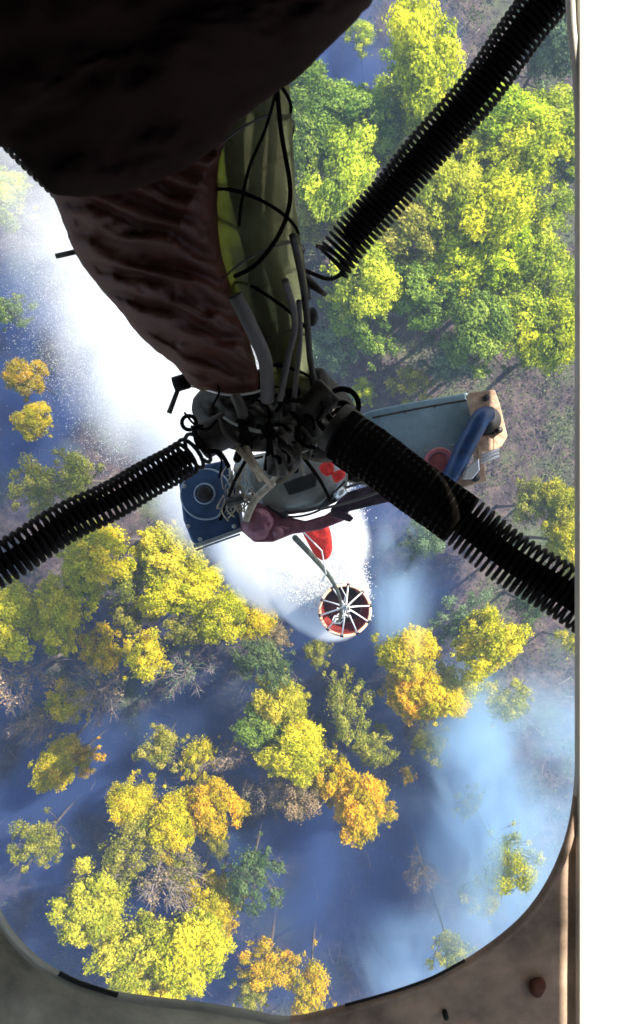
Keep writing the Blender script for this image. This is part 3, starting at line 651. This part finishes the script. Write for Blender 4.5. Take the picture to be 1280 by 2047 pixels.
m = MB(); m.tube([P(610, 556, 1.42), P(636, 578, 1.42), P(652, 590, 1.42)], [.012, .008, .005], 8); m.tube([P(612, 600, 1.42), P(606, 560, 1.42)], .012, 8)
so = m.build('rope_clip', M['steel_dull']); tag(so, 'small dark clip pointing right under the loose spring hook', 'clip')

# ------------------------------------------------------------------ dark coverings over the sling
m = MB(); pillow(m, [(-160,-160),(250,-200),(760,-150),(752,-20),(700,50),(600,150),(556,182),(480,240),(436,290),(350,346),(230,386),(110,385),(20,300),(-120,240)],
    (280, 60), lambda x, y: .62 + .0004 * y, .07, .014, .005, 150, 36, (1, 1.6), ridge=.03, rdir=(.35, .94))
o = m.build('quilted_cover', M['canvas_dark']); tag(o, 'very dark quilted cover filling the upper left corner', 'cover')
m = MB(); pillow(m, [(70,300),(110,400),(148,500),(196,570),(240,620),(270,660),(304,694),(350,730),(398,780),(480,788),(516,768),(505,700),(470,600),(440,480),(440,330),(450,230),(250,220)],
    (330, 500), lambda x, y: .98 + .00045 * y, .085, .020, .008, 170, 60, (1, 1.6), ridge=.13, rdir=(-.35, .94))
o = m.build('leather_sleeve', M['leather']); tag(o, 'wrinkled brown leather sleeve tapering down to the sling hub', 'sleeve')
# glossy wrapped column
root = empty('wrapped_column', P(590, 780, 1.4)); tag(root, 'glossy olive column wrapped in crumpled plastic film', 'column')
m = MB(); path = smooth_open([(494,60,1.02,78),(498,200,1.08,84),(502,340,1.14,86),(514,480,1.2,84),(540,600,1.27,74),(570,690,1.32,46),(588,790,1.38,34)], 60)
n = 44; vs = []
for i, (x, y, d, r) in enumerate(path):
    for j in range(n):
        a = 2 * math.pi * j / n
        w = 1 + .10 * noise.fractal(Vector((math.cos(a) * 1.6, math.sin(a) * 1.6, i * .07)), 1, 2, 3)
        vs.append(P(x, y, d) + Vector((math.cos(a) * r * w * K(d), math.sin(a) * r * w * K(d) * .25, math.sin(a) * r * w * K(d) * .97)))
m.add(vs, [(i * n + j, i * n + (j + 1) % n, (i + 1) * n + (j + 1) % n, (i + 1) * n + j) for i in range(59) for j in range(n)])
m.build('plastic_film', M['wrap'], root)
for off, rr_, nm_, mt_ in ((-18, .016, 'inner_rope', 'rope_black'), (12, .011, 'inner_hose', 'grey_tube'), (30, .007, 'inner_strap', 'beige_rope')):
    m = MB(); m.tube([P(x + off * r / 72 + 9 * math.sin(i * .22 + off), y, d) for i, (x, y, d, r) in enumerate(path)], rr_, 10); m.build(nm_, M[mt_], root)
for k, (i0, tl) in enumerate(((8, .5), (17, -.6), (26, .4), (34, -.5), (41, .7), (48, -.4), (54, .3))):
    x, y, d, r = path[i0]; m = MB(); q = []
    for j in range(33):
        a = 2 * math.pi * j / 32; q.append(P(x, y + math.cos(a) * tl * r, d) + Vector((math.cos(a) * (r + 2) * K(d), 0, math.sin(a) * (r + 3) * K(d))))
    m.tube(q, .002 if k % 2 else .003, 6); m.build('wrap_band', M['grey_tube' if k % 2 else 'rope_black'], root)
def cable(mb, pts, r, n=8, N=40): mb.tube([P(x, y, d) for x, y, d in smooth_open(pts, N)], r, n)
m = MB(); cable(m, [(552,150,.98),(562,260,1.0),(580,370,1.03),(574,430,1.03),(548,485,1.05),(510,530,1.08),(470,552,1.12)], .0036)
m.build('lashing_cord', M['rope_black'], root)
m = MB(); cable(m, [(556,170,.97),(530,260,.98),(500,330,1.0),(484,400,1.02),(478,450,1.05)], .0024); m.build('lashing_cord', M['rope_black'], root)
m = MB(); cable(m, [(585,470,1.1),(604,560,1.18),(614,640,1.24),(622,730,1.3),(640,800,1.34)], .006); m.build('side_cord', M['steel_dull'], root)
for pts, r in (([(470,590,1.12),(500,650,1.15),(530,720,1.2),(535,800,1.27)], .013), ([(598,600,1.2),(600,680,1.24),(592,760,1.28),(586,820,1.32)], .005), ([(570,560,1.12),(590,640,1.18),(575,720,1.22),(560,800,1.26)], .006)):
    m = MB(); cable(m, pts, r, 12); m.build('hose', M['grey_tube'], root)
# pins sticking out left of the sleeve
def pin(pts, r, label, knob=None):
    root = empty('safety_pin', P(*pts[0])); tag(root, label, 'pin')
    m = MB(); m.tube([P(*p) for p in pts], r, 8); m.build('shaft', M['steel_dull'], root)
    if knob: m = MB(); m.cyl(P(*knob), (1, .3, 0), .016, .03, 12); m.build('knob', M['steel_black'], root)
pin([(112, 512, 1.3), (165, 500, 1.3)], .0052, 'short dark pin sticking out to the left from the leather sleeve')
pin([(338, 826, 1.38), (360, 768, 1.38), (400, 772, 1.38)], .0055, 'dark pin hanging down beside the leather sleeve end', (362, 765, 1.38))

# ------------------------------------------------------------------ hub
hub = empty('sling_hub', P(540, 850, 1.42)); tag(hub, 'dark greasy hub of clamps and cords where the springs meet', 'hub')
rnd = random.Random(4)
m = MB(); pillow(m, [(384,820),(402,778),(470,762),(560,750),(640,742),(668,762),(704,800),(716,850),(705,900),(650,925),(560,905),(470,900),(415,870)], (560,840), lambda x, y: 1.46, .06, .02, .03, 80, 20); m.build('hub_body', M['steel_dull'], hub)
for (x, y, d, r, h, ax) in ((430,870,1.36,.036,.07,(1,.5,.1)), (690,868,1.28,.05,.06,(.8,-.6,.1)), (640,800,1.33,.03,.06,(.7,.7,.2)), (560,905,1.40,.028,.09,(0,1,.3)), (500,880,1.38,.022,.05,(0,0,1))):
    m = MB(); m.cyl(P(x, y, d), ax, r, h, 20); m.build('end_clamp', M['steel_dull'], hub, bevel=.003)
for k in range(9):
    x, y = rnd.uniform(430, 640), rnd.uniform(840, 900); m = MB()
    cable(m, [(x, y, 1.32), (x + rnd.uniform(-10, 40), y + rnd.uniform(20, 40), 1.30), (x + rnd.uniform(-10, 60), y + rnd.uniform(55, 95), 1.5)], rnd.uniform(.004, .010), 8, 12)
    m.build('loose_strap', M[('steel_dull', 'grey_tube', 'beige_rope')[k % 3] if k % 4 else 'rope_black'], hub)
m = MB()
for k in range(34):
    x, y = rnd.uniform(410, 690), rnd.uniform(750, 915); a = rnd.uniform(0, 6.28); l = rnd.uniform(25, 60); d = 1.33 + rnd.uniform(-.03, .05)
    cable(m, [(x, y, d), (x + l * .5 * math.cos(a), y + l * .5 * math.sin(a), d - .02), (x + l * math.cos(a + .5), y + l * math.sin(a + .5), d + .01)], rnd.uniform(.002, .005), 6, 10)
m.build('tangled_cord', M['rope_black'], hub)
for pts, r, mt in (([(448,835,1.33),(480,852,1.3),(520,862,1.3),(556,856,1.32)], .004, 'steel_grey'), ([(440,838,1.33),(452,868,1.31),(480,890,1.31)], .004, 'grey_tube'),
    ([(556,862,1.33),(560,900,1.34),(566,950,1.36)], .013, 'grey_tube'), ([(600,850,1.32),(622,880,1.31),(618,915,1.32)], .0035, 'grey_tube'), ([(470,790,1.3),(482,815,1.3),(486,832,1.31)], .011, 'grey_tube'),
    ([(384,770,1.34),(450,788,1.3),(500,786,1.3),(530,776,1.3)], .0028, 'steel_bright'), ([(590,905,1.33),(620,895,1.32),(640,880,1.33)], .005, 'steel_grey')):
    m = MB(); cable(m, pts, r, 10, 20); m.build('band', M[mt], hub)
for a_, b_, c_, d_ in ((P(684, 812, 1.34), (.2, -.3, 1), .034, .0055), (P(672, 836, 1.36), (.1, .4, 1), .036, .0055), (P(378, 845, 1.36), (.2, -.1, 1), .014, .004)):
    m = MB(); m.torus(a_, b_, c_, d_, 30, 8); m.build('cord_loop', M['rope_black'], hub)
m = MB(); pillow(m, [(622,740),(645,736),(656,752),(660,775),(640,790),(622,775)], (640,762), lambda x, y: 1.36, .02, .004, .05, 30, 8); m.build('rubber_pad', M['seal_recess'], hub); m = MB(); pillow(m, [(618,618),(630,615),(637,632),(630,650),(617,648)], (626,632), lambda x, y: 1.36, .01, .002, .05, 24, 6); m.build('rubber_pad', M['seal_recess'], hub)

# ------------------------------------------------------------------ cargo hook below the hub
hook = empty('cargo_hook', P(620, 960, 2.0)); tag(hook, 'cargo hook beam with navy pulley housing and tan end bracket', 'cargo hook')
def plate(name, ol, d, th, mt, bevel=.004, tilt=0):
    m = MB(); prism(m, ol, d, th, tilt=tilt); return m.build(name, M[mt], hook, bevel=bevel)
ph = plate('pulley_housing', [(356,958),(372,935),(450,920),(474,985),(482,1062),(400,1090),(384,1086),(366,1040)], 2.02, .09, 'navy', .008)
m = MB(); c = P(412, 988, 2.005); m.cyl(c, (0, 0, 1), 50 * K(2), .03, 40); m.build('pulley', M['navy'], hook, bevel=.004)
m = MB(); c = P(412, 988, 1.992); m.torus(c, (0, 0, 1), 50 * K(2), .0032, 48, 8); m.torus(P(409, 987, 1.99), (0, 0, 1), 19 * K(2), .004, 36, 8); m.build('pulley_edge', M['navy_ring'], hook)
m = MB(); m.cyl(P(409, 987, 1.985), (0, 0, 1), 14 * K(2), .03, 24); m.build('pulley_bolt', M['steel_dull'], hook, bevel=.002)
m = MB(); cable(m, [(388,1092,2.0),(430,1078,2.0),(490,1056,1.99)], .006); cable(m, [(392,1100,2.02),(440,1082,2.02),(480,1068,2.01)], .003); m.build('edge_bar', M['steel_grey'], hook)
m = MB(); pillow(m, [(470,925),(530,905),(610,895),(672,900),(694,935),(690,985),(655,1012),(600,1026),(545,1028),(508,1010),(480,980)], (590,965), lambda x, y: 2.02, .06, .003, .02, 80, 18); m.build('hook_housing', M['steel_grey'], hook)
plate('dark_slot', [(566,966),(590,956),(628,944),(634,958),(632,972),(600,984),(578,990)], 1.945, .02, 'seal_recess', .003)  # black plate stands in for the shade inside the housing slot
m = MB(); cable(m, [(533,1011,1.975),(565,1030,1.98),(600,1032,1.98),(642,1018,1.975),(664,990,1.97),(690,962,1.97)], .0032); m.build('gasket', M['seal_recess'], hook)
m = MB(); m.cyl(P(569, 1030, 1.97), (0, 0, 1), .011, .02, 12); m.build('latch_pin', M['seal_recess'], hook); m = MB(); m.cyl(P(655, 1000, 1.965), (.5, .6, .2), .006, .07, 10); m.build('latch', M['seal_recess'], hook)
plate('hook_arm', [(478,1058),(488,1035),(512,1004),(540,1008),(560,1030),(610,1042),(650,1030),(690,1005),(700,1020),(690,1040),(640,1060),(585,1068),(545,1084),(508,1084)], 1.985, .07, 'maroon', .006)
m = MB(); pillow(m, [(484,1052),(500,1022),(530,1018),(548,1045),(530,1076),(500,1076)], (516,1048), lambda x, y: 1.96, .025, .006, .06, 40, 10); cable(m, [(545,1062,1.955),(560,1055,1.95),(578,1056,1.955)], .004); m.cyl(P(556,1064,1.96),(0,0,1),.016,.03,16); m.build('arm_joint', M['maroon'], hook)
plate('release_arm', [(660,1020),(690,985),(740,970),(782,985),(786,1002),(740,1012),(700,1022),(672,1034)], 1.98, .05, 'plum', .004)
plate('arm_tab', [(664,1018),(700,1028),(708,1036),(700,1044),(662,1032)], 1.95, .02, 'plum', .003)
m = MB(); cable(m, [(640,1018,1.955),(690,1006,1.95),(740,990,1.95),(790,972,1.955)], .004); cable(m, [(690,975,1.95),(730,965,1.94),(770,972,1.95),(800,992,1.96)], .004); m.build('hydraulic_pipe', M['grey_tube'], hook)
for a_, b_, c_, d_ in ((P(681, 986, 1.94), (.7, .6, .3), .012, .035), (P(498, 991, 1.94), (.7, .2, .3), .008, .02), (P(463, 1005, 1.95), (0, 0, 1), .014, .03)):
    m = MB(); m.cyl(a_, b_, c_, d_, 14); m.build('fitting', M['steel_bright'], hook)
m = MB(); cable(m, [(575,930,1.9),(545,965,1.9),(510,1000,1.92),(492,1040,1.94)], .011, 10); m.build('strap', M['beige_rope'], hook)
m = MB()
for k in range(60):
    x, y = rnd.uniform(446, 500), rnd.uniform(925, 1000); cable(m, [(x, y, 1.95), (x + rnd.uniform(-14, 14), y + rnd.uniform(5, 25), 1.93), (x + rnd.uniform(-10, 14), y + rnd.uniform(20, 50), 1.95)], rnd.uniform(.001, .003), 5, 8)
m.build('frayed_rope', M['beige_rope'], hook)
plate('main_beam', [(680,880),(735,838),(800,850),(860,905),(930,940),(915,962),(820,935),(790,965),(740,970),(690,960)], 2.10, .09, 'steel_dull', .004)
plate('side_plate', [(700,838),(742,820),(820,804),(936,784),(950,850),(944,888),(918,902),(862,914),(835,928),(790,940),(730,940),(700,900)], 2.03, .05, 'teal', .006)
m = MB(); m.cyl(P(878, 924, 2.0), (0, 0, 1), 29 * K(2), .05, 30); m.build('red_disc', M['red_dull'], hook, bevel=.006)
m = MB(); m.torus(P(878, 924, 1.975), (0, 0, 1), 20 * K(2), .004, 30, 8); m.build('disc_ring', M['maroon'], hook)
br = plate('end_bracket', [(938,784),(990,778),(1000,806),(1016,872),(1003,893),(986,902),(986,868),(994,852),(984,815),(958,818),(950,838),(944,812)], 1.96, .05, 'tan', .004)
plate('end_bracket', [(950,872),(986,866),(988,900),(966,902),(970,932),(974,962),(922,976),(905,958),(938,944),(955,915)], 1.962, .05, 'tan', .004)
m = MB(); m.cyl(P(970, 842, 1.985), (0, 0, 1), 27 * K(2), .06, 24); m.build('dark_bracket_hole', M['seal_recess'], hook)  # solid black cylinder paints the darkness of the bracket hole
for k in range(3):
    m = MB(); o0 = k * 7; m.tube([P(962, 912 + o0 * .9, 1.93), P(998, 897 + o0, 1.93)], .0035, 6); m.build('cooling_fin', M['white_cord'], hook)
for a_, b_ in ((P(950,955,1.945), .012), (P(998,860,1.95), .009), (P(972,795,1.95), .009)):
    m = MB(); m.cyl(a_, (0,0,1), b_, .02, 14); m.build('bolt', M['steel_dull'], hook)
m = MB(); pts = smooth_open([(980,826,1.93,15),(962,836,1.92,19),(942,872,1.92,19),(925,905,1.93,19),(908,942,1.95,18),(890,965,1.97,14)], 30); m.tube([P(*p[:3]) for p in pts], [p[3] * K(p[2]) for p in pts], 16); m.build('blue_lever', M['blue_hose'], hook)
plate('link_plate', [(934,935),(958,915),(960,940),(945,958),(925,958)], 1.925, .01, 'steel_bright', .003)
for ol in ([(640,930),(662,918),(668,940),(656,952),(642,944)], [(664,946),(686,938),(690,952),(676,964),(668,962)]):
    m = MB(); pillow(m, ol, (sum(p[0] for p in ol) / len(ol), sum(p[1] for p in ol) / len(ol)), lambda x, y: 1.9, .006, .004, .09, 24, 6); m.build('red_tag', M['red'], hook)

for x, y, d in ((368,972,1.975),(376,1052,1.975),(400,1078,1.975),(462,946,1.975),(468,1052,1.975)):
    m = MB(); m.cyl(P(x, y, d), (0, 0, 1), .0065, .012, 6); m.build('housing_bolt', M['steel_grey'], hook)
for x, y in ((760,838),(810,826),(870,814),(918,804),(930,860),(905,890),(850,902),(800,918),(770,925)):
    m = MB(); m.cyl(P(x, y, 1.978), (0, 0, 1), .004, .006, 10); m.build('plate_rivet', M['steel_grey'], hook)
m = MB(); cable(m, [(745,835,1.975),(840,816,1.972),(932,800,1.975)], .0035, 6); m.build('plate_seam', M['steel_dull'], hook)
for pts in ([(640,900,1.5),(700,945,1.6),(770,960,1.8),(830,935,1.97)], [(500,905,1.45),(470,960,1.7),(455,1000,1.95),(440,1040,1.97)], [(600,905,1.45),(640,960,1.7),(660,1000,1.92)]):
    m = MB(); cable(m, pts, .0045, 8, 24); m.build('electric_cable', M['rope_black'], hook)
m = MB(); m.cyl(P(470,1000,1.9), (1,.3,0), .014, .05, 12); m.build('connector', M['steel_dull'], hook, bevel=.002)

# ------------------------------------------------------------------ helicopter: floor with the hatch, cabin shell
HD = 1.0
hel = empty('helicopter', (0, 0, H - HD)); tag(hel, 'helicopter cabin with an open rounded floor hatch', 'helicopter')
outline = [(-90,1400),(-62,1650),(0,1822),(60,1902),(130,1950),(230,1984),(400,2006),(500,2022),(580,2034),(700,2008),(850,1960),(950,1908),(1050,1826),(1115,1720),(1147,1590),(1156,1350),(1160,1050),(1159,700),(1155,400),(1148,180),(1136,60),(1122,-60),(1060,-190),(850,-260),(500,-280),(150,-260),(-40,-180),(-100,0),(-115,500),(-110,1000)]
ol = smooth_closed(outline, 240)
def ringlevels(name, levels, mt, sel, par):
    """levels: list of (offset px outward, z above the floor in m); sel picks outline spans"""
    n = len(ol); cx, cyy = 560, 1000; m = MB()
    nrm = []
    for i in range(n):
        a, b = ol[i - 1], ol[(i + 1) % n]; tx, ty = b[0] - a[0], b[1] - a[1]; l = math.hypot(tx, ty); nx, ny = ty / l, -tx / l
        if nx * (ol[i][0] - cx) + ny * (ol[i][1] - cyy) < 0: nx, ny = -nx, -ny
        nrm.append((nx, ny))
    idx = [i for i in range(n) if sel(ol[i])]
    # keep cyclic order, start after a gap
    if len(idx) < n:
        st = next(k for k in range(len(idx)) if (idx[k] - idx[k - 1]) % n != 1); idx = idx[st:] + idx[:st]
    L = len(levels); vs = []
    for i in idx:
        for off, z in levels:
            p = P(ol[i][0] + nrm[i][0] * off, ol[i][1] + nrm[i][1] * off, HD); vs.append((p.x, p.y, p.z + z))
    cnt = len(idx); closed = cnt == n
    fs = [(i * L + j, i * L + j + 1, ((i + 1) % cnt) * L + j + 1, ((i + 1) % cnt) * L + j) for i in range(cnt if closed else cnt - 1) for j in range(L - 1)]
    m.add(vs, fs); return m.build(name, M[mt], par)
allr = lambda p: True
left = lambda p: p[1] > 1300 and p[0] < 583
right = lambda p: p[1] > 1560 and p[0] > 576
rest = lambda p: not (p[1] > 1330 and p[0] < 560) and not (p[1] > 1600 and p[0] >= 560)
ringlevels('hatch_lip', [(190, -.16), (75, -.05), (26, -.02), (8, -.008), (0, -.003), (3, .004), (9, .008), (15, .002), (20, -.004)], 'rim', left, hel)
ringlevels('hatch_lip', [(190, -.16), (75, -.05), (26, -.02), (8, -.008), (0, -.003), (4, .003), (13, .004), (18, -.002)], 'floor_brown', right, hel)
ringlevels('hatch_lip', [(190, -.16), (75, -.05), (26, -.02), (8, -.008), (0, -.003), (4, .006), (12, .008), (20, .0)], 'cream', rest, hel)
ringlevels('floor_plate', [(19, -.004), (40, -.012), (80, -.03), (150, -.036), (260, -.03), (420, -.03), (620, -.03)], 'floor_grey', left, hel)
ringlevels('floor_plate', [(17, -.003), (40, -.004), (80, -.004), (150, -.005), (260, -.005), (420, -.005), (560, -.005)], 'floor_brown', right, hel)
ringlevels('floor_plate', [(19, -.002), (40, -.002), (150, -.002), (420, -.002), (560, -.002)], 'cream', rest, hel)
m = MB(); cable(m, [(118,1946,.99),(160,1966,.99),(236,1990,.99)], .0035); m.build('dark_lip_line', M['seal_recess'], hel)  # black cord drawn in place of the shaded gap along the lip
m = MB(); cable(m, [(690,2010,.996),(780,1985,.996),(860,1957,.996),(930,1920,.996)], .0022); m.build('dark_lip_line', M['seal_recess'], hel)
m = MB(); pillow(m, [(1060,1960),(1085,1955),(1092,1975),(1078,1996),(1060,1985)], (1075,1974), lambda x, y: 1.0, .008, .003, .05, 24, 6); m.build('rusty_bolt', M['rust'], hel)
m = MB(); m.cyl(P(890, 2026, 1.0), (0, 0, 1), .004, .02, 10); m.build('floor_bolt', M['seal_recess'], hel)
# belly under the floor and the cabin shell above it
def shell():
    m = MB(); ny = 40; na = 36; hw = 1.16; rad = 1.16; vs = []
    ys = np.linspace(-3.4, 3.0, ny); z0 = H - HD - .03
    prof = [(hw * .98, z0)]
    prof = [(hw, z0)] + [(hw, z0 + .45)] + [(hw * math.cos(a), z0 + .45 + 1.45 * math.sin(a)) for a in [math.asin(.16 / 1.45), math.asin(.474 / 1.45)] + list(np.linspace(.42, math.pi - .42, na - 8)) + [math.pi - .32, math.pi - .11]] + [(-hw, z0 + .45), (-hw, z0)]
    k = len(prof)
    for y in ys:
        for x, z in prof: vs.append((x, y, z))
    fs = []
    for i in range(ny - 1):
        yc = (ys[i] + ys[i + 1]) / 2
        for j in range(k - 1):
            zc = (prof[j][1] + prof[j + 1][1]) / 2 - z0
            if -3.1 < yc < -1.25 and zc < 1.35 and prof[j][0] > 0: continue      # open sliding door on the right
            if -.55 < yc < 1.65 and .61 < zc < .90 and prof[j][0] > 0: continue      # unseen long opening, added so sun whitens the cream strip
            if -2.9 < yc < -.9 and .95 < zc < 1.3 and prof[j][0] < 0: continue      # unseen opening added for fill light from the left
            fs.append((i * k + j, i * k + j + 1, (i + 1) * k + j + 1, (i + 1) * k + j))
    m.add(vs, fs); m.add([(x, ys[0], z) for x, z in prof], [tuple(range(k))], False); m.add([(x, ys[-1], z) for x, z in prof], [tuple(range(k))], False)
    o = m.build('cabin_shell', M['hull'], hel); sm = o.modifiers.new('thickness', 'SOLIDIFY'); sm.thickness = .05; sm.offset = 1
shell()
def outer_floor():
    # sheets closing the floor from the plates out to the cabin walls, and the belly skin beneath
    for z, name, mt in ((-.045, 'sub_floor', 'floor_grey'), (-.16, 'belly_skin', 'hull')):
        n = len(ol); vs = []
        for q in range(n):
            p = P(ol[q][0], ol[q][1], HD); cx, cyy = P(560, 950, HD).xy; dx, dy = p.x - cx, p.y - cyy; l = math.hypot(dx, dy); s = (l + (.05 if z > -.1 else .16)) / l
            tx = min((1.15 - cx) / dx if dx > 0 else 9e9, (-1.15 - cx) / dx if dx < 0 else 9e9, (2.98 - cyy) / dy if dy > 0 else 9e9, (-3.38 - cyy) / dy if dy < 0 else 9e9)
            vs.append((cx + dx * s, cyy + dy * s, p.z + z)); vs.append((cx + dx * tx, cyy + dy * tx, p.z + z))
        # corners: snap the nearest spoke
        for X, Y in ((1.15, 2.98), (-1.15, 2.98), (1.15, -3.38), (-1.15, -3.38)):
            k = min(range(n), key=lambda q: (vs[2 * q + 1][0] - X) ** 2 + (vs[2 * q + 1][1] - Y) ** 2); vs[2 * k + 1] = (X, Y, vs[2 * k + 1][2])
        m = MB(); m.add(vs, [(2 * q, 2 * q + 1, (2 * q + 3) % (2 * n), (2 * q + 2) % (2 * n)) for q in range(n)], False); m.build(name, M[mt], hel)
outer_floor()
m = MB(); x0, x1 = 1153, 1440
q = [P(x0, -700, 1.0), P(x1, -700, 1.0), P(x1, 3200, 1.0), P(x0, 3200, 1.0)]; z_ = Vector((0, 0, .012))
m.add([p + z_ for p in q] + [p - Vector((0, 0, .01)) for p in q], [(0, 3, 2, 1), (4, 5, 6, 7)] + [(i, (i + 1) % 4, (i + 1) % 4 + 4, i + 4) for i in range(4)], False)
m.build('side_strip', M['cream'], hel, bevel=.003)
